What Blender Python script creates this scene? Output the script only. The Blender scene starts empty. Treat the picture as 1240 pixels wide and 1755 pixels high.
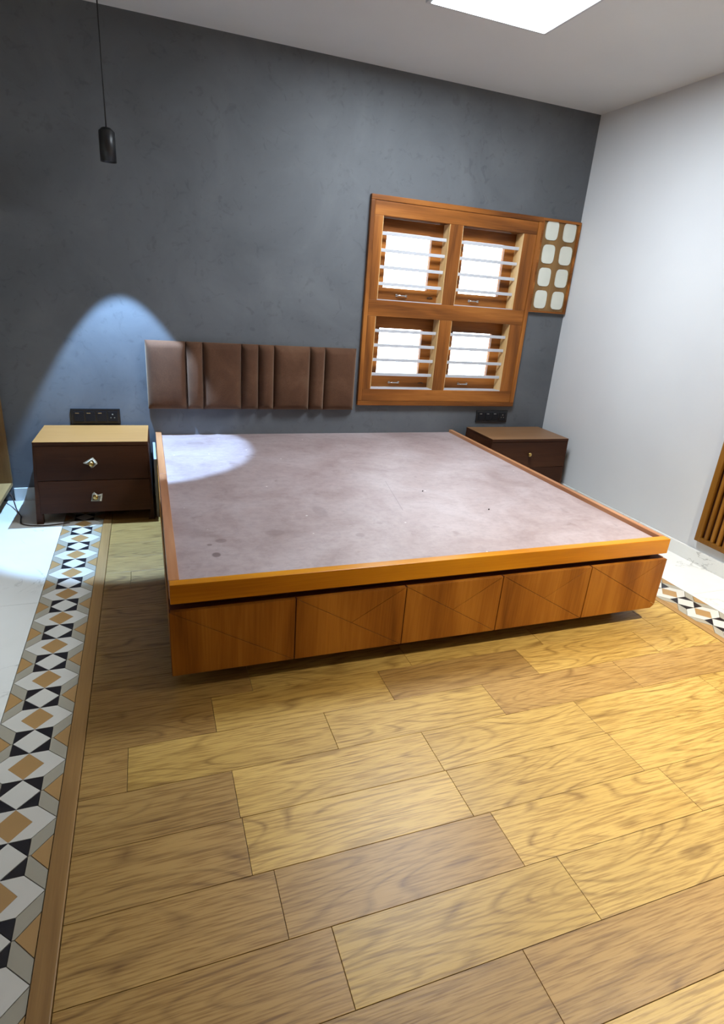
import bpy, bmesh, math, random
from mathutils import Vector, Matrix
random.seed(7)
S = bpy.context.scene
COL = S.collection

# ------------------------------------------------------------------ camera
cam_d = bpy.data.cameras.new('camera'); cam = bpy.data.objects.new('camera', cam_d); COL.objects.link(cam)
r = Vector((0.94001, -0.33323, 0.07306)); u = Vector((0.05520, 0.35993, 0.93134)); f = Vector((0.33665, 0.87144, -0.35674))
cam.matrix_world = Matrix(((r.x, u.x, -f.x, 0.1801), (r.y, u.y, -f.y, -3.6939), (r.z, u.z, -f.z, 1.3070), (0, 0, 0, 1)))
cam_d.sensor_fit = 'HORIZONTAL'; cam_d.sensor_width = 36.0; cam_d.lens = 985.0 / 1240.0 * 36.0
cam_d.clip_start = 0.02
S.camera = cam

# ------------------------------------------------------------------ world, exposure
W = bpy.data.worlds.new('overcast_sky'); S.world = W; W.use_nodes = True
bg = W.node_tree.nodes['Background']; bg.inputs['Color'].default_value = (0.80, 0.91, 1.0, 1); bg.inputs['Strength'].default_value = 10.0
S.view_settings.view_transform = 'Standard'; S.view_settings.look = 'None'
S.view_settings.gamma = 1.0; S.view_settings.use_curve_mapping = False
S.view_settings.exposure = 0.0

def portal(name, loc, rot, sx, sy):                     # helps the renderer find the daylight in the openings
    l = bpy.data.lights.new(name, 'AREA'); l.shape = 'RECTANGLE'; l.size = sx; l.size_y = sy
    l.cycles.is_portal = True
    o = bpy.data.objects.new(name, l); COL.objects.link(o); o.location = loc; o.rotation_euler = rot
    return o
PI = math.pi
portal('window_portal', (2.095, 0.20, 0.93), (-PI/2, 0, 0), 1.1, 0.5)
portal('window_portal', (2.095, 0.20, 1.51), (-PI/2, 0, 0), 1.1, 0.5)

# ------------------------------------------------------------------ helpers
def lin(c):
    return tuple(((x/255.0)/12.92 if x/255.0 <= 0.04045 else ((x/255.0+0.055)/1.055)**2.4) for x in c) + (1.0,)

class Nt:
    def __init__(s, name, rough=0.5, spec=0.5, metal=0.0):
        s.m = bpy.data.materials.new(name); s.m.use_nodes = True; s.t = s.m.node_tree
        s.b = s.t.nodes['Principled BSDF']; s.set('Roughness', rough); s.set('Specular IOR Level', spec); s.set('Metallic', metal)
    def set(s, k, v):
        if hasattr(v, 'is_output') or isinstance(v, bpy.types.NodeSocket): s.t.links.new(v, s.b.inputs[k])
        else: s.b.inputs[k].default_value = v
    def n(s, ty, **kw):
        nd = s.t.nodes.new(ty)
        for k, v in kw.items():
            if k.startswith('i_'):
                key = k[2:].replace('_', ' ')
                inp = nd.inputs[int(key)] if key.isdigit() else nd.inputs[key]
                if isinstance(v, bpy.types.NodeSocket): s.t.links.new(v, inp)
                else: inp.default_value = v
            else: setattr(nd, k, v)
        return nd
    def coord(s, scale=(1, 1, 1), rnd=False, world=False):
        if world: src = s.n('ShaderNodeNewGeometry').outputs['Position']
        else: src = s.n('ShaderNodeTexCoord').outputs['Object']
        if rnd:
            ri = s.n('ShaderNodeObjectInfo').outputs['Random']
            sc = s.n('ShaderNodeVectorMath', operation='SCALE', i_0=(13.1, 7.7, 5.3)); s.t.links.new(ri, sc.inputs['Scale'])
            src = s.n('ShaderNodeVectorMath', operation='ADD', i_0=src, i_1=sc.outputs[0]).outputs[0]
        return s.n('ShaderNodeMapping', i_Vector=src, i_Scale=scale).outputs[0]
    def noise(s, vec, scale, detail=4, dist=0.0, rough=0.55):
        return s.n('ShaderNodeTexNoise', i_Vector=vec, i_Scale=scale, i_Detail=detail, i_Distortion=dist, i_Roughness=rough).outputs['Fac']
    def ramp(s, fac, stops):
        nd = s.n('ShaderNodeValToRGB', i_Fac=fac); cr = nd.color_ramp
        while len(cr.elements) < len(stops): cr.elements.new(0.5)
        for e, (p, c) in zip(cr.elements, stops): e.position = p; e.color = c
        return nd.outputs['Color']
    def mix(s, fac, a, b, mode='MIX'):
        nd = s.n('ShaderNodeMix', data_type='RGBA', blend_type=mode)
        for k, v in ((0, fac), (6, a), (7, b)):
            if isinstance(v, bpy.types.NodeSocket): s.t.links.new(v, nd.inputs[k])
            else: nd.inputs[k].default_value = v
        return nd.outputs[2]
    def bump(s, h, st=0.3, d=0.002):
        s.set('Normal', s.n('ShaderNodeBump', i_Height=h, i_Strength=st, i_Distance=d).outputs[0])
    def math(s, op, a, b=0.0):
        return s.n('ShaderNodeMath', operation=op, i_0=a, i_1=b).outputs[0]

def wood(name, dark, mid, light, axis, rough=0.4, spec=0.5, rnd=True, ring=5.0, bump=0.15, vary=0.12, fine=1.0):
    m = Nt(name, rough, spec)
    sc = {'x': (0.12, 1, 1), 'y': (1, 0.12, 1), 'z': (1, 1, 0.12)}[axis]
    v = m.coord(sc, rnd)
    a = m.noise(v, 9*fine, 3, 1.2)
    w = m.n('ShaderNodeTexWave', wave_type='BANDS', bands_direction='DIAGONAL', i_Vector=v, i_Scale=ring, i_Distortion=9.0, i_Detail=3.0).outputs['Fac']
    v2 = m.coord({'x': (0.03, 1, 1), 'y': (1, 0.03, 1), 'z': (1, 1, 0.03)}[axis], rnd)
    g = m.noise(v2, 160*fine, 3)
    t = m.math('ADD', m.math('MULTIPLY', a, 0.5), m.math('MULTIPLY', w, 0.22))
    t = m.math('ADD', t, m.math('MULTIPLY', g, 0.28))
    c = m.ramp(t, [(0.28, lin(dark)), (0.5, lin(mid)), (0.74, lin(light))])
    if rnd and vary:
        ri = m.n('ShaderNodeObjectInfo').outputs['Random']
        h = m.n('ShaderNodeHueSaturation', i_Color=c); m.t.links.new(m.n('ShaderNodeMapRange', i_Value=ri, i_3=1-vary, i_4=1+vary).outputs[0], h.inputs['Value'])
        c = h.outputs[0]
    m.set('Base Color', c); m.bump(t, bump, 0.001)
    return m.m

def plain(name, c, rough=0.5, metal=0.0, spec=0.5, vary=6.0, amt=0.06, bump=0.0):
    m = Nt(name, rough, spec, metal)
    nz = m.noise(m.coord(), vary, 4)
    lc = lin(c); d = tuple(x*(1-amt*2) for x in lc[:3])+(1,)
    m.set('Base Color', m.ramp(nz, [(0.3, d), (0.7, lc)]))
    if bump: m.bump(m.noise(m.coord(), vary*30, 3), bump, 0.001)
    return m.m

M = {}
M['teak_rail'] = wood('teak_rail', (172, 104, 10), (198, 128, 16), (214, 146, 26), 'x', 0.3, 0.22, vary=0.0, ring=3)
M['teak_side'] = wood('teak_side', (146, 92, 54), (172, 116, 74), (192, 138, 96), 'y', 0.35, 0.5, vary=0.0, ring=3)
M['veneer'] = wood('drawer_veneer', (118, 68, 18), (154, 96, 30), (182, 122, 44), 'z', 0.5, 0.15, rnd=False, ring=2.2, vary=0.0, fine=1.0)
M['dark_board'] = plain('dark_board', (84, 40, 22), 0.7)
M['window_wood'] = wood('window_wood', (88, 48, 18), (136, 80, 32), (172, 108, 48), 'x', 0.45, 0.2, ring=3, vary=0.06)
M['window_wood_v'] = wood('window_wood_upright', (88, 48, 18), (136, 80, 32), (172, 108, 48), 'z', 0.45, 0.2, ring=3, vary=0.06)
M['stand'] = wood('nightstand_laminate', (54, 30, 18), (66, 38, 23), (80, 48, 29), 'x', 0.5, 0.15, ring=1.5, vary=0.0, fine=1.5)
M['stand_top_pale'] = wood('nightstand_top_pale', (142, 98, 50), (152, 108, 58), (162, 118, 68), 'x', 0.42, 0.3, ring=1.5, vary=0.0, fine=1.5)  # same laminate, lightened to paint the spotlight falling on the top
M['stand_top'] = wood('nightstand_top_laminate', (118, 84, 54), (132, 96, 64), (144, 108, 74), 'x', 0.42, 0.4, ring=1.5, vary=0.0, fine=1.5)  # same laminate, lightened to paint light on the upward face
def oak(name, dark, mid, light):
    m = Nt(name, 0.42, 0.45)
    v = m.coord((0.16, 1, 1), True)
    lo = m.noise(v, 5.5, 1, 0.15)                             # contour lines of a stretched noise make the cathedral grain
    band = m.math('FRACT', m.math('MULTIPLY', lo, 24.0))
    band = m.n('ShaderNodeMapRange', i_Value=m.math('ABSOLUTE', m.math('SUBTRACT', band, 0.5)), i_1=0.30, i_2=0.5, i_3=0.0, i_4=1.0).outputs[0]
    fine = m.noise(m.coord((0.05, 1, 1), True), 210, 3)
    brk = m.n('ShaderNodeMapRange', i_Value=m.noise(m.coord((0.2, 1, 1), True), 26, 3), i_1=0.35, i_2=0.62).outputs[0]
    big = m.noise(m.coord((0.3, 1, 1), True), 4, 3)
    c = m.ramp(big, [(0.3, lin(mid)), (0.7, lin(light))])
    c = m.mix(m.math('MULTIPLY', m.math('MULTIPLY', band, brk), 0.7), c, lin(dark))
    c = m.mix(0.8, c, m.ramp(fine, [(0.36, lin((196, 182, 160))), (0.55, (1, 1, 1, 1))]), 'MULTIPLY')
    ri = m.n('ShaderNodeObjectInfo').outputs['Random']
    h = m.n('ShaderNodeHueSaturation', i_Color=c); m.t.links.new(m.n('ShaderNodeMapRange', i_Value=ri, i_3=.92, i_4=1.08).outputs[0], h.inputs['Value'])
    m.set('Base Color', h.outputs[0]); m.bump(fine, 0.3, 0.001); return m.m
M['oak'] = oak('oak_plank', (124, 90, 34), (182, 148, 76), (202, 168, 94))
M['oak_dark'] = oak('oak_plank_brown', (112, 80, 38), (160, 125, 68), (178, 143, 83))
M['oak_trim'] = wood('oak_trim', (120, 88, 48), (150, 114, 66), (168, 132, 82), 'y', 0.45, 0.4, ring=2, vary=0.0)
M['platform'] = wood('platform_wood', (140, 108, 66), (164, 130, 82), (182, 148, 98), 'y', 0.45, 0.4, ring=2, vary=0.0)
M['panel_wood'] = wood('panel_wood', (104, 74, 38), (126, 92, 50), (146, 110, 64), 'z', 0.5, 0.4, ring=2, vary=0.0)
M['jamb'] = wood('jamb_wood', (196, 156, 100), (216, 178, 122), (230, 198, 148), 'z', 0.4, 0.3, ring=2, vary=0.0)
M['grille'] = wood('grille_wood', (104, 66, 16), (132, 86, 24), (154, 104, 36), 'z', 0.45, 0.25, ring=2, vary=0.08)
M['brass'] = plain('brass', (214, 180, 110), 0.28, 1.0)
M['chrome'] = plain('chrome', (210, 208, 204), 0.22, 1.0)
M['black_plastic'] = plain('black_plastic', (20, 22, 26), 0.25, 0.0, 0.5)
M['black_module'] = plain('black_module', (20, 22, 27), 0.35, 0.0, 0.3)
M['white_bar'] = plain('white_bar', (190, 190, 194), 0.35)
M['white_wrap'] = plain('white_wrap', (226, 222, 206), 0.6, vary=60, amt=0.12, bump=0.4)
M['pale_board'] = plain('pale_board', (178, 180, 186), 0.3)
M['white_insert'] = plain('white_insert', (214, 214, 200), 0.35)
M['black_metal'] = plain('black_metal', (24, 24, 26), 0.4)
M['cable'] = plain('cable', (74, 50, 40), 0.5, vary=40, amt=0.25)
M['grout'] = plain('grout', (132, 128, 116), 0.8)
M['debris'] = plain('debris', (34, 28, 26), 0.8)
M['m_black'] = plain('inlay_black', (34, 32, 36), 0.3)
M['m_white'] = plain('inlay_white', (202, 199, 190), 0.35, amt=0.03)
M['m_tan'] = plain('inlay_tan', (168, 132, 84), 0.35, amt=0.05)
M['m_grey'] = plain('inlay_grey', (160, 154, 138), 0.35, amt=0.04)

def stucco():
    m = Nt('grey_polished_plaster', 0.55, 0.3)
    v = m.coord(world=True)
    a = m.noise(v, 2.2, 6, 0.6, 0.62); b = m.noise(v, 14, 5, 1.5)
    c = m.ramp(a, [(0.3, lin((86, 88, 91))), (0.5, lin((94, 96, 99))), (0.7, lin((102, 104, 106)))])
    d = m.ramp(b, [(0.30, lin((130, 132, 133))), (0.42, lin((255, 255, 255)))])
    m.set('Base Color', m.mix(0.22, c, d, 'MULTIPLY')); m.bump(b, 0.12, 0.003)
    return m.m
M['stucco'] = stucco()
def whitewall():
    m = Nt('white_painted_wall', 0.7, 0.2)
    a = m.noise(m.coord(world=True), 1.5, 3)
    m.set('Base Color', m.ramp(a, [(0.3, lin((205, 205, 205))), (0.7, lin((211, 211, 210)))]))
    m.bump(m.noise(m.coord(world=True), 90, 3), 0.05, 0.001)
    return m.m
M['white'] = whitewall()
def marble():
    m = Nt('white_marble', 0.16, 0.5)
    v = m.coord(world=True)
    w = m.noise(v, 2.4, 8, 1.6, 0.6)
    vein = m.math('ABSOLUTE', m.math('SUBTRACT', w, 0.5))
    vein = m.n('ShaderNodeMapRange', i_Value=vein, i_1=0.0, i_2=0.012, i_3=1.0, i_4=0.0).outputs[0]
    msk = m.n('ShaderNodeMapRange', i_Value=m.noise(v, 3.1, 2), i_1=0.52, i_2=0.62).outputs[0]
    base = m.ramp(m.noise(v, 1.2, 4), [(0.3, lin((214, 214, 208))), (0.7, lin((232, 232, 228)))])
    m.set('Base Color', m.mix(m.math('MULTIPLY', m.math('MULTIPLY', vein, msk), 0.6), base, lin((120, 118, 114))))
    return m.m
M['marble'] = marble()
def fabric():
    m = Nt('brown_suede_fabric', 0.85, 0.2)
    v = m.coord(world=True)
    a = m.noise(v, 5, 5, 0.5); b = m.noise(v, 240, 2)
    c = m.ramp(a, [(0.3, lin((78, 50, 34))), (0.55, lin((92, 62, 43))), (0.75, lin((104, 74, 54)))])
    m.set('Base Color', m.mix(0.25, c, m.ramp(b, [(0.35, (0.25, 0.25, 0.25, 1)), (0.65, (1, 1, 1, 1))]), 'MULTIPLY'))
    m.set('Sheen Weight', 0.5); m.set('Sheen Roughness', 0.4); m.set('Sheen Tint', lin((220, 190, 160)))
    m.bump(b, 0.25, 0.001)
    return m.m
M['fabric'] = fabric()
def bedboard():
    m = Nt('dusty_bed_board', 0.42, 0.9)
    v = m.coord()                                           # object space = world space here
    a = m.noise(v, 3.0, 7, 0.8, 0.65)
    c = m.ramp(a, [(0.25, lin((144, 120, 115))), (0.5, lin((166, 146, 143))), (0.75, lin((181, 165, 164)))])
    g = m.noise(m.coord((0.15, 1, 1)), 60, 4)               # streaky wiping marks in the dust
    c = m.mix(0.12, c, m.ramp(g, [(0.3, lin((170, 160, 158))), (0.6, lin((255, 255, 255)))]), 'MULTIPLY')
    c = m.mix(0.22, c, m.ramp(m.noise(v, 30, 6, 0.5, 0.7), [(0.36, lin((168, 156, 154))), (0.56, (1, 1, 1, 1))]), 'MULTIPLY')
    blot = m.noise(v, 11, 3, 0.3)
    c = m.mix(m.n('ShaderNodeMapRange', i_Value=blot, i_1=0.66, i_2=0.74, i_4=0.35).outputs[0], c, lin((104, 76, 66)))
    # white paint flecks
    vo = m.n('ShaderNodeTexVoronoi', i_Vector=m.coord((1, 1, 0.01)), i_Scale=10.0)
    near = m.n('ShaderNodeMapRange', i_Value=vo.outputs['Distance'], i_1=0.035, i_2=0.06, i_3=1.0, i_4=0.0).outputs[0]
    sel = m.math('GREATER_THAN', m.n('ShaderNodeSeparateColor', i_Color=vo.outputs['Color']).outputs[0], 0.62)
    fl = m.math('MULTIPLY', near, sel)
    c = m.mix(m.math('MULTIPLY', fl, 0.75), c, lin((232, 228, 222)))
    # the dark oval stains and the scratch
    sep = m.n('ShaderNodeSeparateXYZ', i_Vector=m.n('ShaderNodeTexCoord').outputs['Object'])
    X, Y = sep.outputs[0], sep.outputs[1]
    for (x, y, rx, ry, st) in BLOTS:
        dx = m.math('DIVIDE', m.math('SUBTRACT', X, x), rx); dy = m.math('DIVIDE', m.math('SUBTRACT', Y, y), ry)
        dd = m.math('ADD', m.math('MULTIPLY', dx, dx), m.math('MULTIPLY', dy, dy))
        c = m.mix(m.n('ShaderNodeMapRange', i_Value=dd, i_1=0.6, i_2=1.2, i_3=st, i_4=0.0).outputs[0], c, lin((92, 66, 62)))
    # thin straight scratch from (1.319,-1.049) to (1.24,-1.465)
    L = math.hypot(0.079, 0.416); ux, uy = -0.079/L, -0.416/L
    px = m.math('SUBTRACT', X, 1.319); py = m.math('SUBTRACT', Y, -1.049)
    al = m.math('ADD', m.math('MULTIPLY', px, ux), m.math('MULTIPLY', py, uy))
    ac = m.math('ABSOLUTE', m.math('SUBTRACT', m.math('MULTIPLY', px, uy), m.math('MULTIPLY', py, ux)))
    on = m.math('MULTIPLY', m.math('LESS_THAN', ac, 0.0016), m.math('MULTIPLY', m.math('GREATER_THAN', al, 0.0), m.math('LESS_THAN', al, L)))
    c = m.mix(m.math('MULTIPLY', on, 0.45), c, lin((80, 60, 54)))
    m.set('Base Color', c)
    rr = m.n('ShaderNodeMapRange', i_Value=m.noise(v, 7, 6, 0.4), i_1=0.3, i_2=0.7, i_3=0.44, i_4=0.58).outputs[0]
    m.set('Coat Weight', 0.35); m.set('Coat Roughness', 0.5); m.set('Roughness', rr); m.bump(g, 0.05, 0.001)
    return m.m
BLOTS = [(0.375, -1.78, 0.016, 0.02, 0.75), (0.405, -1.66, 0.022, 0.02, 0.45), (0.36, -1.69, 0.01, 0.01, 0.6), (0.62, -1.62, 0.04, 0.03, 0.3),
         (0.42, -0.22, 0.05, 0.03, 0.3), (0.86, -1.42, 0.03, 0.07, 0.22), (0.46, -0.86, 0.05, 0.03, 0.22), (0.95, -1.7, 0.02, 0.02, 0.3)]
M['bedboard'] = bedboard()
def glass():
    m = Nt('clear_glass'); t = m.t
    tr = t.nodes.new('ShaderNodeBsdfTransparent'); gl = t.nodes.new('ShaderNodeBsdfGlossy'); gl.inputs['Roughness'].default_value = 0.03
    fr = t.nodes.new('ShaderNodeFresnel'); fr.inputs['IOR'].default_value = 1.45
    mx = t.nodes.new('ShaderNodeMixShader'); out = t.nodes['Material Output']
    t.links.new(fr.outputs[0], mx.inputs[0]); t.links.new(tr.outputs[0], mx.inputs[1]); t.links.new(gl.outputs[0], mx.inputs[2]); t.links.new(mx.outputs[0], out.inputs[0])
    return m.m
M['glass'] = glass()
def emis(name, c, s):
    m = Nt(name); m.set('Emission Color', c); m.set('Emission Strength', s); return m.m
M['lamp_glow'] = emis('lamp_glow', (0.85, 0.93, 1, 1), 6.0)

class B:                                                    # collects shapes, links them as one mesh
    def __init__(s): s.bm = bmesh.new()
    def box(s, x0, x1, y0, y1, z0, z1, bev=0.0):
        t = bmesh.new(); bmesh.ops.create_cube(t, size=1.0)
        for v in t.verts: v.co = Vector(((x0+x1)/2+v.co.x*(x1-x0), (y0+y1)/2+v.co.y*(y1-y0), (z0+z1)/2+v.co.z*(z1-z0)))
        if bev: bmesh.ops.bevel(t, geom=t.edges[:], offset=bev, segments=2, profile=0.6, affect='EDGES')
        return s._add(t)
    def prism(s, pts, d, bev=0.0):                          # polygon points (3D) extruded along vector d
        t = bmesh.new(); d = Vector(d)
        a = [t.verts.new(Vector(p)) for p in pts]; b = [t.verts.new(Vector(p)+d) for p in pts]
        n = len(pts); t.faces.new(a); t.faces.new(b[::-1])
        for i in range(n): t.faces.new((a[i], b[i], b[(i+1) % n], a[(i+1) % n]))
        bmesh.ops.recalc_face_normals(t, faces=t.faces[:])
        if bev: bmesh.ops.bevel(t, geom=t.edges[:], offset=bev, segments=1, affect='EDGES')
        return s._add(t)
    def lathe(s, c, axis, prof, n=24, squash=1.0):          # prof: list of (radius, height) along axis
        t = bmesh.new(); ax = Vector(axis).normalized(); p = ax.orthogonal().normalized(); q = ax.cross(p); rings = []
        for (rad, h) in prof:
            rings.append([t.verts.new(Vector(c)+ax*h+p*rad*math.cos(2*PI*i/n)+q*rad*squash*math.sin(2*PI*i/n)) for i in range(n)])
        for a, b in zip(rings, rings[1:]):
            for i in range(n): t.faces.new((a[i], a[(i+1) % n], b[(i+1) % n], b[i]))
        t.faces.new(rings[0]); t.faces.new(rings[-1][::-1])
        bmesh.ops.recalc_face_normals(t, faces=t.faces[:])
        for fc in t.faces: fc.smooth = len(fc.verts) == 4
        return s._add(t)
    def tube(s, pts, rad, n=8):
        t = bmesh.new(); pts = [Vector(p) for p in pts]; rings = []
        for i, p in enumerate(pts):
            d = (pts[min(i+1, len(pts)-1)]-pts[max(i-1, 0)]).normalized()
            up = Vector((0, 0, 1)) if abs(d.z) < 0.9 else Vector((1, 0, 0))
            a = d.cross(up).normalized(); b = d.cross(a)
            rings.append([t.verts.new(p+a*rad*math.cos(2*PI*k/n)+b*rad*math.sin(2*PI*k/n)) for k in range(n)])
        for a, b in zip(rings, rings[1:]):
            for k in range(n): fc = t.faces.new((a[k], a[(k+1) % n], b[(k+1) % n], b[k])); fc.smooth = True
        t.faces.new(rings[0]); t.faces.new(rings[-1][::-1])
        bmesh.ops.recalc_face_normals(t, faces=t.faces[:])
        return s._add(t)
    def _add(s, t):
        me = bpy.data.meshes.new('t'); t.to_mesh(me); t.free(); s.bm.from_mesh(me); bpy.data.meshes.remove(me); return s
    def obj(s, name, mat, parent=None, local=False, loc=None):
        if parent is not None and not local:                # built in world space, stored relative to the parent (parents here are unrotated)
            o = parent; off = Vector((0, 0, 0))
            while o is not None: off += o.location; o = o.parent
            bmesh.ops.translate(s.bm, verts=s.bm.verts[:], vec=-off)
        me = bpy.data.meshes.new(name); s.bm.to_mesh(me); s.bm.free()
        me.materials.append(mat)
        ob = bpy.data.objects.new(name, me); COL.objects.link(ob)
        if parent is not None: ob.parent = parent
        if loc is not None: ob.location = loc
        return ob

def tag(o, label, cat, group=None):
    o['label'] = label; o['category'] = cat
    if group: o['group'] = group
    return o
def thing(name, loc, label, cat, rz=0.0, group=None):
    o = bpy.data.objects.new(name, None); COL.objects.link(o); o.location = loc; o.rotation_euler = (0, 0, rz); o.empty_display_size = 0.1
    return tag(o, label, cat, group)
def struct(o): o['kind'] = 'structure'; return o
def empty(name, loc=(0, 0, 0)):
    o = bpy.data.objects.new(name, None); COL.objects.link(o); o.location = loc; return o

# ------------------------------------------------------------------ room
RW, LW, FW, CH = 3.062, -1.60, -5.0, 2.50                   # right wall x, left wall x, front wall y, ceiling height
floor = struct(B().box(LW, RW, FW, 0, -0.08, -0.012).obj('floor', M['grout']))
struct(B().box(LW-.12, RW+.12, FW-.12, 0.2, CH, CH+.1).obj('ceiling', M['white']))
WX0, WX1, WZ0, WZ1 = 1.50, 2.735, 0.589, 1.862              # window opening in the back wall
wb = B()
wb.box(LW-.12, WX0+.02, 0, 0.2, -0.08, CH); wb.box(WX1-.02, RW+.12, 0, 0.2, -0.08, CH)
wb.box(WX0+.02, WX1-.02, 0, 0.2, -0.08, WZ0+.02); wb.box(WX0+.02, WX1-.02, 0, 0.2, WZ1-.02, CH)
struct(wb.obj('wall_back', M['stucco']))
struct(B().box(LW-.12, LW, FW-.12, 0, -0.08, CH).obj('wall_left', M['white']))
struct(B().box(LW, RW, FW-.12, FW, -0.08, CH).obj('wall_front', M['panel_wood']))
struct(B().box(RW, RW+.12, FW-.12, 0, -0.08, CH).obj('wall_right', M['white']))

# skirting
struct(B().box(RW-.012, RW, FW, 0, 0, 0.079, .002).obj('baseboard_right', M['marble']))
struct(B().box(-0.60, RW-.012, -.012, 0, 0, 0.079, .002).obj('baseboard_back', M['marble']))
# oak planks: 0.166 wide rows, 0.6 long, each an object
rows0 = -2.066
known = {0: 0.46, -1: 0.32, -2: 1.265, 5: 0.055}            # row index -> x of one butt joint
X0, X1 = -0.055, 2.467
mesh_cache = {}
def plank_mesh(L, wd, bevel=0.0009):
    k = (round(L, 3), round(wd, 3))
    if k not in mesh_cache:
        b = B(); b.box(0, L-.0012, 0, wd-.0012, -0.012, 0, bevel); o = b.obj('oak_plank', M['oak']); mesh_cache[k] = o.data; bpy.data.objects.remove(o)
    return mesh_cache[k]
def put(name, me, loc, parent, mat=None):
    o = bpy.data.objects.new(name, me); COL.objects.link(o); o.parent = parent; o.location = loc
    if mat is not None:
        o.material_slots[0].link = 'OBJECT'; o.material_slots[0].material = mat
    return o
k = 12
while True:
    y1 = rows0 + .166*(k+1); y0 = rows0 + .166*k            # row k spans y0..y1 ; row 0 = [-2.066,-1.9]
    if y1 <= FW: break
    if y1 > 0: y1 = 0.0
    y0 = max(y0, FW)
    j = known.get(k, random.uniform(.28, .52) if k >= 0 else random.uniform(0, .6)); x = X0; js = []
    a = j
    while a > X0+.03: a -= .6
    while a < X1-.03:
        if a > X0+.03: js.append(a)
        a += .6
    xs = [X0]+js+[X1]
    for a, b in zip(xs, xs[1:]):
        mid = (a+b)/2
        dark = (k >= 0 and mid < .42) or mid < .25 or (k == -1 and .92 < mid < 1.53) or (k == -2 and mid > 1.265) or (k not in known and random.random() < .22)
        put('oak_plank', plank_mesh(b-a, y1-y0), (a, y0, 0), floor, M['oak_dark'] if dark else None)
    k -= 1
# marble slabs
for (a, b, xsplit) in ((LW, -0.302, [-0.95]), (2.702, RW-.0, [])):
    xs = [a]+xsplit+[b]
    for xa, xb in zip(xs, xs[1:]):
        ys = [0, -0.09, -1.29, -2.49, -3.69, FW] if a == LW else [0, -.66, -1.86, -3.06, -4.26, FW]
        for ya, yb in zip(ys, ys[1:]):
            B().box(xa+.0006, xb-.0006, yb+.0006, ya-.0006, -.012, 0, .0005).obj('marble_slab', M['marble'], floor)
# border tiles: each 200 mm tile a part, its inlay pieces sub-parts
g = .0008
def shrink(poly, g=.0009):                                   # inset a convex polygon by g on every side
    n = len(poly); ar = sum(poly[i][0]*poly[(i+1) % n][1]-poly[(i+1) % n][0]*poly[i][1] for i in range(n)); sg = 1 if ar > 0 else -1
    ls = []
    for i in range(n):
        (x0, y0), (x1, y1) = poly[i], poly[(i+1) % n]; L = math.hypot(x1-x0, y1-y0); nx, ny = -(y1-y0)/L*sg, (x1-x0)/L*sg
        ls.append((nx, ny, nx*x0+ny*y0+g))
    out = []
    for i in range(n):
        a1, b1, c1 = ls[i-1]; a2, b2, c2 = ls[i]; D = a1*b2-a2*b1
        out.append(((c1*b2-c2*b1)/D, (a1*c2-a2*c1)/D))
    return out
def piece(name, poly, mat):
    b = B(); b.prism([(p[0], p[1], -.008) for p in shrink(poly)], (0, 0, .008)); o = b.obj(name, M[mat]); me = o.data; bpy.data.objects.remove(o); return (name, me)
h = .05
def ring():                                                 # pale hexagon around the tan diamond: left and right chevrons
    L = [(-.1, 0), (-h, -h), (0, -h), (-.046, 0), (0, h), (-h, h)]
    return L, [(-x, y) for x, y in L][::-1]
def poly_piece(name, poly, mat):
    b = B(); b.prism([(p[0], p[1], -.008) for p in poly], (0, 0, .008)); o = b.obj(name, M[mat]); me = o.data; bpy.data.objects.remove(o); return (name, me)
PIECES = [piece('diamond_inlay', [(-.046, 0), (0, -h), (.046, 0), (0, h)], 'm_tan')]
for P in ring(): PIECES.append(poly_piece('chevron_inlay', [(x*.985, y*.985) for x, y in P], 'm_white'))
yb = -.1                                                    # square sits one step towards the room
PIECES.append(piece('diamond_inlay', [(-h, yb), (0, yb-h), (h, yb), (0, yb+h)], 'm_white'))
for sx in (-1, 1):
    for sy in (-1, 1):
        PIECES.append(piece('triangle_inlay', [(sx*h, yb+sy*h), (0, yb+sy*h), (sx*h, yb)][::sx*sy], 'm_black'))
    PIECES.append(piece('edge_triangle_inlay', [(sx*.1, yb-h), (sx*.1, yb+h), (sx*(h+.006), yb)], 'm_tan'))
    for sy in (-1, 1):
        PIECES.append(piece('edge_inlay', [(sx*.1, yb+sy*.1), (sx*.1, yb+sy*h), (sx*(h+.006), yb), (sx*h, yb), (sx*h, yb+sy*h)], 'm_grey'))
b = B(); b.box(-.0995, .0995, -.15+.0003, .05-.0003, -.012, -.006); o = b.obj('mosaic_tile', M['grout']); tile_me = o.data; bpy.data.objects.remove(o)
def strip(cx, c0):
    n = 0; y = c0
    while y > -3.9:
        if y+.1 <= -.0:
            t = put('mosaic_tile', tile_me, (cx, y, 0), floor)
            for nm, me in PIECES: put(nm, me, (0, 0, 0), t)
        y -= .2
    for yy in (y,): B().box(cx-.1, cx+.1, FW, y+.05, -.012, -.0005).obj('border_slab', M['m_grey'], floor)
strip(-0.201, -0.234)
strip(2.602, -0.222)
for cx in (-.201, 2.602): B().box(cx-.1, cx+.1, -.183, 0, -.012, -.0005).obj('border_slab', M['m_grey'], floor)
B().box(-.100, -.0565, FW, -.0, -.012, .004, .0025).obj('trim_strip', M['oak_trim'], floor)
B().box(2.4685, 2.5005, FW, -.0, -.012, .001, .001).obj('trim_strip', M['oak_trim'], floor)

# ------------------------------------------------------------------ window
win = struct(empty('window_1', (2.11, 0, 0.59)))
fy = -.03
def wpart(name, b, mat, parent=win): return b.obj(name, mat, parent)
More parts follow.
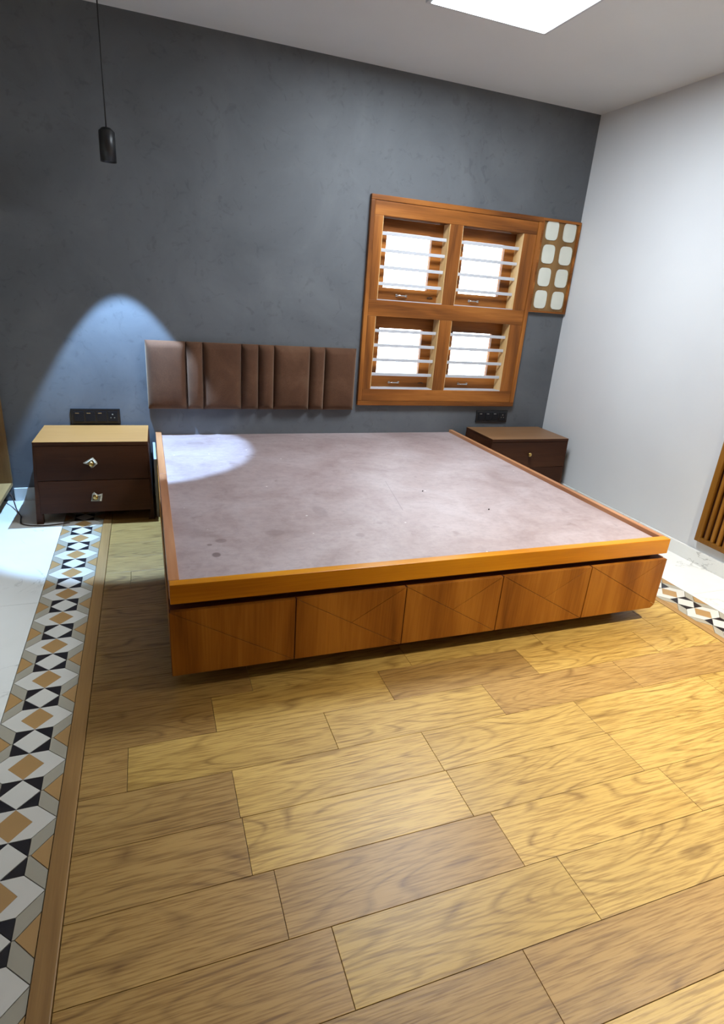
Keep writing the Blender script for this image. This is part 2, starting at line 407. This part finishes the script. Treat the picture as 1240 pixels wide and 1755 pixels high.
# outer moulding, four lengths
for nm, bx, mt in (('casing', (WX0, WX1, WZ0, WZ0+.03), 'window_wood'), ('casing', (WX0, WX1, WZ1-.03, WZ1), 'window_wood'),
                   ('casing', (WX0, WX0+.028, WZ0+.03, WZ1-.03), 'window_wood_v'), ('casing', (WX1-.032, WX1, WZ0+.03, WZ1-.03), 'window_wood_v')):
    wpart(nm, B().box(bx[0], bx[1], fy-.002, 0, bx[2], bx[3], .004), M[mt])
# frame: rails and stiles through the wall thickness
cols = ((1.585, 2.050), (2.140, 2.605)); zr = ((0.700, 1.168), (1.267, 1.752))
xi0, xi1, zi0, zi1 = WX0+.029, WX1-.033, WZ0+.031, WZ1-.031
for z0, z1 in ((zi0, zr[0][0]), (zr[0][1], zr[1][0]), (zr[1][1], zi1)):
    wpart('frame_rail', B().box(xi0, xi1, fy+.003, .14, z0, z1, .003), M['window_wood'])
for x0, x1 in ((xi0, cols[0][0]), (cols[0][1], cols[1][0]), (cols[1][1], xi1)):
    for z0, z1 in zr:
        wpart('frame_stile', B().box(x0, x1, fy+.003, .14, z0, z1, .002), M['window_wood_v'])
for ci, (x0, x1) in enumerate(cols):
    for zi, (z0, z1) in enumerate(zr):
        sl, sr, st, sb = .068, .080, .077, .078
        gx0, gx1, gz0, gz1 = x0+sl, x1-sr, z0+sb, z1-st
        sash = B(); sy0, sy1 = .06, .095
        sash.box(x0+.002, x1-.002, sy0, sy1, z0+.002, gz0, .003); sash.box(x0+.002, x1-.002, sy0, sy1, gz1, z1-.002, .003)
        sash.box(x0+.002, gx0, sy0, sy1, gz0, gz1, .002); sash.box(gx1, x1-.002, sy0, sy1, gz0, gz1, .002)
        so = wpart('sash', sash, M['window_wood'])
        B().box(gx0-.004, gx1+.004, .076, .080, gz0-.004, gz1+.004).obj('pane', M['glass'], so)
        # chrome pull on the bottom rail
        hx = (x0+x1)/2+(-.03 if ci == 0 else -.04); hz = z0+.035
        hb = B(); hb.tube([(hx-.034, sy0, hz), (hx-.034, sy0-.014, hz), (hx-.026, sy0-.019, hz), (hx+.026, sy0-.019, hz), (hx+.034, sy0-.014, hz), (hx+.034, sy0, hz)], .0036)
        hb.box(hx-.042, hx-.026, sy0-.003, sy0, hz-.007, hz+.007, .001); hb.box(hx+.026, hx+.042, sy0-.003, sy0, hz-.007, hz+.007, .001)
        hb.obj('handle', M['chrome'], so)
        lx = x1-.055 if ci == 0 else x0+.02
        lb = B(); lb.tube([(lx-.02, sy0-.004, hz-.004), (lx, sy0-.012, hz+.004), (lx+.02, sy0-.004, hz-.002)], .003); lb.obj('hook', M['black_metal'], so)
        for jx0, jx1 in ((x0+.0003, x0+.004), (x1-.004, x1-.0003)): B().box(jx0, jx1, -.024, .059, z0+.0045, z1-.001).obj('jamb_liner', M['jamb'], win)
        B().box(x0+.0003, x1-.0003, -.024, .059, z0+.0003, z0+.004).obj('sill_strip', M['white_bar'], win)
        # white horizontal bars, four to each opening
        for q in range(4):
            z = z0 + (1.077-.7, .984-.7, .890-.7, .795-.7)[q]*(z1-z0)/.468
            wpart('bar', B().box(x0-.002, x1+.002, .004, .014, z-.0100, z+.0100, .003), M['white_bar'])

# ------------------------------------------------------------------ fretted wood panel beside the window top
fp = thing('fretwork_panel', (2.89, 0, 1.262), 'brown wooden panel with pale rounded inserts, between window top and right wall', 'panel')
px0, px1, pz0, pz1 = 2.737, 3.052, 1.262, 1.862
B().box(px0, px1, -.012, 0, pz0, pz1).obj('backing', M['panel_wood'], fp)
ib = []
cw, ch_ = .105, .14
for i in range(2):
    for j in range(4):
        cx = px0+.035+.02+i*.145+.035; cz = pz0+.018+.07+j*.147
        pts = []
        for a in range(20):
            t = 2*PI*a/20; ca, sa = math.cos(t), math.sin(t)
            pts.append((cx+.050*math.copysign(abs(ca)**.5, ca), -.018, cz+.060*math.copysign(abs(sa)**.5, sa)))
        B().prism(pts, (0, .006, 0)).obj('insert', M['white_insert'], fp)
fr = B(); fr.box(px0, px1, -.026, -.012, pz0, pz0+.012, .002); fr.box(px0, px1, -.026, -.012, pz1-.016, pz1, .002)
fr.box(px0, px0+.016, -.026, -.012, pz0+.012, pz1-.016, .002); fr.box(px1-.016, px1, -.026, -.012, pz0+.012, pz1-.016, .002)
fr.obj('frame', M['window_wood'], fp)

# ------------------------------------------------------------------ headboard
hb = thing('headboard', (0.822, 0, 0.556), 'brown suede headboard of eight vertical cushions mounted on the grey wall', 'headboard')
hx = [0.171, 0.398, 0.497, 0.726, 0.832, 0.930, 1.162, 1.262, 1.474]; hz0, hz1 = .556, .957
B().box(.176, 1.469, -.012, -.0015, hz0+.005, hz1-.005).obj('backing_board', M['dark_board'], hb)
def cushion(x0, x1):
    bm = bmesh.new(); rr = .040 if x1-x0 > .15 else .036
    def ts(L, n):
        e = [0, .04, .12, .25, .45, .7, 1.0]
        a = [rr*v for v in e]; m = [rr+(L-2*rr)*i/n for i in range(1, n)]
        return a+m+[L-v for v in a[::-1]]
    us = ts(x1-x0, 4); vs = ts(hz1-hz0, 8); X = x1-x0; Z = hz1-hz0; grid = []
    prof = lambda d: max(0, 1-(1-min(d/rr, 1))**2)**.72
    rnd = random.Random(int(x0*1000))
    for i, a in enumerate(us):
        col = []
        for j, c in enumerate(vs):
            p = prof(min(a, X-a))*prof(min(c, Z-c))
            cen = math.sin(PI*a/X)*math.sin(PI*c/Z)
            y = -.016-(.040*p+.014*cen+.0012*rnd.uniform(-1, 1)*p)
            col.append(bm.verts.new((x0+a, y, hz0+c)))
        grid.append(col)
    for i in range(len(us)-1):
        for j in range(len(vs)-1):
            fc = bm.faces.new((grid[i][j], grid[i+1][j], grid[i+1][j+1], grid[i][j+1])); fc.smooth = True
    # close the back
    bnd = [grid[i][0] for i in range(len(us))]+[grid[-1][j] for j in range(1, len(vs))]+[grid[i][-1] for i in range(len(us)-2, -1, -1)]+[grid[0][j] for j in range(len(vs)-2, 0, -1)]
    back = [bm.verts.new((v.co.x, -.012, v.co.z)) for v in bnd]; n = len(bnd)
    for i in range(n): bm.faces.new((bnd[i], back[i], back[(i+1) % n], bnd[(i+1) % n]))
    bm.faces.new(back)
    bmesh.ops.recalc_face_normals(bm, faces=bm.faces[:])
    q = B(); q.bm.free(); q.bm = bm
    return q
for a, c in zip(hx, hx[1:]): cushion(a+.0012, c-.0012).obj('cushion', M['fabric'], hb)

# ------------------------------------------------------------------ bed
bx0, bx1, byf = .204, 2.265, -2.017
bed = thing('bed', (1.235, -1.0, 0), 'low wooden platform bed without mattress, orange drawer fronts and dusty pink-brown top', 'bed')
# top: rails stand 2 cm above the board
zt, zb, zp = .410, .342, .391
B().box(bx0+.002, bx1-.002, byf, byf+.036, zb, zt, .0025).obj('front_rail', M['teak_rail'], bed)
B().box(bx0, bx0+.034, -.860, -.002, zb, zt, .002).obj('side_rail', M['teak_side'], bed)
B().box(bx0, bx0+.034, byf+.0365, -.8615, zb, zt, .002).obj('side_rail', M['teak_side'], bed)
B().box(bx1-.026, bx1, byf+.0365, -.002, zb, zt, .002).obj('side_rail', M['teak_side'], bed)
tp = B().box(bx0+.0345, bx1-.0265, byf+.0365, -.002, zb+.004, zp).obj('bed_board', M['bedboard'])   # world-space mesh, parented below
tp.parent = bed; tp.location = -bed.location
# neck, body, plinth
B().box(bx0+.045, bx1-.05, byf+.04, -.005, .314, zb+.004).obj('recess', M['dark_board'], bed)
B().box(.2035, 2.270, byf+.020, -.003, .074, .3145, .002).obj('body', M['dark_board'], bed)
B().box(.30, 2.17, -1.90, -.05, 0, .075).obj('plinth', M['dark_board'], bed)
# side cladding (veneer) of the body
for xa, xb in ((.2005, .2034), (2.2701, 2.2731)): B().box(xa, xb, byf+.020, -.003, .074, .3145).obj('side_panel', M['veneer'], bed)
xs = [.200, .613, 1.026, 1.438, 1.866, 2.2735]
Y0 = byf-.003; dz0, dz1 = .072, .316
for i in range(5):
    xa, xb = xs[i]+.001, xs[i+1]-.001; df = empty('drawer_front', (0, 0, 0)); df.parent = bed; df.location = (-bed.location.x, -bed.location.y, 0)
    TL, TR, BL, BR = (xa, dz1), (xb, dz1), (xa, dz0), (xb, dz0); Mi = ((xa+xb)/2, (dz0+dz1)/2)
    low = [TL, BL, BR]; 
    if i == 4: BR = (xb-.001, dz0+.017); low = [TL, BL, (xb-.020, dz0), BR]; Mi = ((TL[0]+BR[0])/2, (TL[1]+BR[1])/2)
    parts = [low] + ([[TL, BR, TR]] if i == 0 else [[TL, Mi, TR], [TR, Mi, BR]])
    for k2, P in enumerate(parts):
        Q = shrink(P, .0008)
        bq = B(); bq.prism([(p[0], Y0, p[1]) for p in Q], (0, .016, 0), .0005)
        bq.obj('facet', M['veneer'], df)
    bk = B(); bk.box(xa, xb-(.022 if i == 4 else 0), Y0+.0035, byf+.0195, dz0+.001, dz1-.001); bk.obj('drawer_backing', M['dark_board'], df)
# pale board between left nightstand and bed
tag(B().box(.1840, .1990, -.385, -.013, .04, .388, .002).obj('loose_board', M['pale_board']), 'narrow pale grey board standing on edge between left nightstand and bed', 'board')
bpy.data.objects['loose_board'].location.z = -.04

# ------------------------------------------------------------------ nightstands
def knob(b_, x, y, z, rad=.014):
    b_.lathe((x, y, z), (0, -1, 0), [(.006, 0), (.006, .010), (rad*.8, .013), (rad, .018), (rad, .022), (rad*.75, .027), (rad*.3, .029)], 20)
def nightstand(name, loc, rz, w, d, H, label, split, bot, flareL, flareR, knobs, wraps):
    t = thing(name, loc, label, 'nightstand', rz)           # origin: front left bottom corner, +x along the front, +y to the wall
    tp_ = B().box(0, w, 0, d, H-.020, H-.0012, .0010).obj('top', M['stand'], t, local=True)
    B().box(.0005, w-.0005, .0005, d-.0005, H-.0012, H).obj('top_veneer', M['stand_top_pale' if wraps else 'stand_top'], tp_, local=True)  # thin skin carries the painted light; slab edge keeps the dark tone
    B().box(.003, w-.003, .019, d-.002, bot, H-.0205).obj('carcass', M['stand'], t, local=True)
    dr = []
    for (z0, z1, kn) in ((split+.0015, H-.0225, 0), (bot, split-.0015, 1)):
        o = B().box(.003, w-.003, .002, .0185, z0, z1, .0012).obj('drawer', M['stand'], t, local=True); dr.append(o)
        kx, kz = knobs[kn]
        kb = B(); knob(kb, kx, .002, kz); kb.obj('knob', M['brass'], o, local=True)
        if wraps:
            P = wraps[kn]
            P = [(a*1.22, c*1.22) for a, c in P]; wbm = B(); pts = [(kx+a, .001, kz+c) for a, c in P]
            wbm.prism(pts, (0, -.002, 0))
            # crumpled rim rising around the knob
            ringp = [(kx+a*.75, -.010-(.006 if i2 % 2 else 0), kz+c*.75) for i2, (a, c) in enumerate(P)]
            n = len(P)
            me_b = bmesh.new(); A = [me_b.verts.new((p[0], -.001, p[2])) for p in pts]; R2 = [me_b.verts.new(p) for p in ringp]
            for i2 in range(n): me_b.faces.new((A[i2], A[(i2+1) % n], R2[(i2+1) % n], R2[i2]))
            wbm._add(me_b)
            wbm.obj('torn_wrap', M['white_wrap'], o, local=True)
    for side, fl in ((0, flareL), (1, flareR)):
        sx = -1 if side == 0 else 1; xo = 0 if side == 0 else w
        # side frame: zero at the top, flaring out towards the floor, two legs below the drawers
        zt2 = H-.0205
        def prof(z, off): return xo+sx*fl*(1-z/zt2)+off
        body_ = B(); body_.prism([(xo-sx*.0025, .003, zt2), (prof(zt2, sx*.001), .003, zt2), (prof(bot, 0), .003, bot), (xo-sx*.0025, .003, bot)], (0, d-.006, 0))
        body_.obj('side_panel', M['stand'], t, local=True)
        for ly in (.003, d-.043):
            lg = B(); lg.prism([(xo-sx*.006, ly, bot), (prof(bot, 0), ly, bot), (prof(0, 0), ly, 0), (prof(0, -sx*.034), ly, 0)], (0, .04, 0))
            lg.obj('leg', M['stand'], t, local=True)
    return t
ns1 = nightstand('nightstand', (-.404, -.412, 0), -.020, .562, .388, .459,
    'brown two-drawer nightstand left of the bed, torn white wrap around its knobs', .245, .060, .028, .014,
    [(.272, .342), (.278, .152)],
    [[(-.034, .001), (-.012, -.008), (-.003, -.022), (.006, -.020), (.024, -.004), (.020, .008), (.008, .026), (-.004, .020)],
     [(-.022, -.022), (.022, -.024), (.026, -.004), (.028, .012), (.008, .006), (-.006, .020), (-.014, .012), (-.018, -.006)]])
ns2 = nightstand('nightstand', (2.368, -.395, 0), -.011, .626, .372, .4335,
    'brown nightstand right of the bed in the wall corner, with bare round brass knob', .225, .060, .03, .012,
    [(.308, .325), (.308, .140)], None)

# ------------------------------------------------------------------ switch plates
def plate(loc, lit, label):
    t = thing('switch_plate', loc, label, 'switch plate')   # origin: plate centre bottom
    w, hh = .266, .090
    B().box(-w/2, w/2, -.009, 0, 0, hh, .002).obj('plate', M['black_plastic'], t, local=True)
    for i in range(4):
        cx = -w/2+.042+i*.0607
        o = B().box(cx-.026, cx+.026, -.0125, -.0088, .016, .074, .0012).obj('socket' if i == 3 else 'switch', M['black_module'], t, local=True)
        if i < 3:
            B().box(cx-.018, cx+.002, -.0130, -.0124, .063, .0665).obj('indicator', M['chrome'], o, local=True)  # bright strip painted in as the highlight on each switch
        else:
            for ax, az, ar in ((0, .057, .0042), (-.010, .038, .0032), (.010, .038, .0032)):
                q = B(); q.lathe((cx+ax, -.0124, az), (0, -1, 0), [(ar, 0), (ar, .0006), (ar*.6, .0007)], 12); q.obj('pin_hole', M['grout'], o, local=True)
    return t
plate((-.122, 0, .462), True, 'black switch and socket plate on bluish wall above the left nightstand')
plate((2.582, 0, .464), False, 'black switch and socket plate on wall above the right nightstand, below window corner')

# ------------------------------------------------------------------ slatted grille on the right wall
gr = thing('slatted_grille', (RW, -1.86, .137), 'orange-brown wooden grille of vertical slats on the white right wall', 'grille')
gy1, gy0, gz0, gz1 = -1.538, -2.20, .137, 1.10
B().box(RW-.006, RW, gy0, gy1, gz0, gz1).obj('backing', M['dark_board'], gr)
for (a, b2, c, d2) in ((gy0, gy0+.034, gz0, gz1), (gy1-.034, gy1, gz0, gz1)): B().box(RW-.028, RW-.006, a, b2, c, d2, .002).obj('frame_stile', M['grille'], gr)
for (c, d2) in ((gz0, gz0+.026), (gz1-.03, gz1)): B().box(RW-.028, RW-.006, gy0+.0345, gy1-.0345, c, d2, .002).obj('frame_rail', M['grille'], gr)
y = gy1-.034-.030
while y > gy0+.06:
    B().box(RW-.026, RW-.006, y-.009, y+.009, gz0+.0265, gz1-.0305, .002).obj('slat', M['grille'], gr); y -= .038

# ------------------------------------------------------------------ wood lined wall and low platform at the far left
tag(B().box(LW+.001, -.600, -.030, -.001, .118, 2.2, .002).obj('wall_panel', M['panel_wood']), 'tall brown wooden wall panel at the left edge above the low platform', 'panel')
pf = thing('low_platform', (-1.1, -.45, 0), 'low light-wood platform on the white marble at the far left edge', 'platform')
B().box(LW+.001, -.603, -.90, -.001, .094, .117, .002).obj('top_board', M['platform'], pf)
B().box(LW+.001, -.72, -.80, -.001, 0, .0935).obj('base', M['dark_board'], pf)

# cable from under the platform to the nightstand leg
pts = [(-.615, -.045, .080), (-.612, -.058, .066), (-.592, -.10, .045), (-.575, -.15, .020), (-.555, -.21, .006), (-.530, -.275, .005), (-.522, -.33, .004), (-.512, -.38, .004),
       (-.492, -.408, .004), (-.462, -.424, .004), (-.43, -.432, .004), (-.395, -.438, .004), (-.36, -.436, .004), (-.315, -.428, .0045), (-.27, -.415, .0045)]
sp = []
for i in range(len(pts)-1):
    p0, p1, p2, p3 = [Vector(pts[max(0, min(len(pts)-1, i+q))]) for q in (-1, 0, 1, 2)]
    for s_ in range(5):
        t = s_/5; sp.append(.5*((2*p1)+(-p0+p2)*t+(2*p0-5*p1+4*p2-p3)*t*t+(-p0+3*p1-3*p2+p3)*t**3))
sp.append(Vector(pts[-1]))
cab = B(); cab.tube(sp, .0032); tag(cab.obj('cable', M['cable']), 'thin brown electric cable curling over white marble to the left nightstand leg', 'cable')

# two dark scraps on the bed board
for (x, y, lb) in ((1.66, -1.52, 'tiny dark scrap on the bed board, the right-hand one nearer the front rail'), (1.45, -1.23, 'tiny dark scrap on the bed board, the left-hand one nearer the middle')):
    q = B(); q.lathe((x, y, zp), (0, 0, 1), [(.004, 0), (.006, .002), (.003, .005)], 7, .6); tag(q.obj('scrap', M['debris']), lb, 'scrap')

# ------------------------------------------------------------------ lamps
def spot(name, loc, e, col, size, blend, rad, parent=None):
    l = bpy.data.lights.new(name, 'SPOT'); l.energy = e; l.color = col; l.spot_size = math.radians(size); l.spot_blend = blend; l.shadow_soft_size = rad
    o = bpy.data.objects.new(name, l); COL.objects.link(o)
    if parent: o.parent = parent
    o.location = loc; return o
# pendant spotlight over the left nightstand (above the picture)
pl = thing('pendant_spotlight', (.06, -.300, 1.80), 'slim black pendant spotlight hanging above the left nightstand', 'lamp')
# hollow mouth
sh2 = B(); sh2.lathe((0, 0, .016), (0, 0, 1), [(.030, .004), (.030, .006)], 24)
def housing():
    bm = bmesh.new(); prof = [(.003, .138), (.020, .135), (.036, .12), (.036, -.004), (.033, -.004), (.033, .020), (.003, .024)]; n = 28; rg = []
    for (rad, z) in prof: rg.append([bm.verts.new((rad*math.cos(2*PI*i/n), rad*math.sin(2*PI*i/n), z)) for i in range(n)])
    for a, b_ in zip(rg, rg[1:]):
        for i in range(n): fc = bm.faces.new((a[i], a[(i+1) % n], b_[(i+1) % n], b_[i])); fc.smooth = True
    bmesh.ops.recalc_face_normals(bm, faces=bm.faces[:])
    q = B(); q.bm.free(); q.bm = bm; return q
sh2.obj('lens', M['lamp_glow'], pl, local=True)
housing().obj('housing', M['black_metal'], pl, local=True)
cd = B(); cd.tube([(0, 0, .136), (0, 0, .4), (0, 0, .685)], .003); cd.obj('cord', M['black_metal'], pl, local=True)
cr = B(); cr.lathe((0, 0, .685), (0, 0, 1), [(.04, 0), (.045, .005), (.045, .014)], 24); cr.obj('ceiling_rose', M['black_metal'], pl, local=True)
spot('spotlight', (0, 0, -.006), 355, (.36, .61, 1.0), 54, .2, .008, pl)
# recessed ceiling downlights, the left one added as fill
def downlight(x, y, e, col, size, blend, label, rad=.05):
    t = thing('ceiling_downlight', (x, y, CH), label, 'lamp')
    rg = B(); rg.lathe((0, 0, -.006), (0, 0, 1), [(.060, 0), (.064, .002), (.064, .006)], 28); rg.obj('trim_ring', M['white_bar'], t, local=True)
    ln = B(); ln.lathe((0, 0, -.008), (0, 0, 1), [(.048, 0), (.050, .0018)], 28); ln.obj('lens', M['lamp_glow'], t, local=True)
    spot('downlight', (0, 0, -.02), e, col, size, blend, rad, t)
downlight(2.32, -2.98, 400, (1.0, .91, .76), 102, 1.0, 'round ceiling downlight in front of the bed, towards the right wall', .04)
downlight(-1.28, -1.80, 190, (.84, .94, 1.0), 62, 1.0, 'round ceiling downlight over the white marble strip at the far left')  # added to brighten the left marble, no such fixture known
t = thing('ceiling_panel_light', (1.70, -1.15, CH), 'square flat white ceiling panel light above the middle of the bed', 'lamp')  # made-up fixture, added to light the right wall and bed top
B().box(-.31, .31, -.31, .31, -.016, 0, .003).obj('panel_frame', M['white_bar'], t, local=True)
B().box(-.29, .29, -.29, .29, -.019, -.0162).obj('diffuser', M['lamp_glow'], t, local=True)
al = bpy.data.lights.new('panel_light', 'AREA'); al.shape = 'SQUARE'; al.size = .56; al.energy = 62; al.color = (.80, .90, 1.0)
ao = bpy.data.objects.new('panel_light', al); COL.objects.link(ao); ao.parent = t; ao.location = (0, 0, -.022)
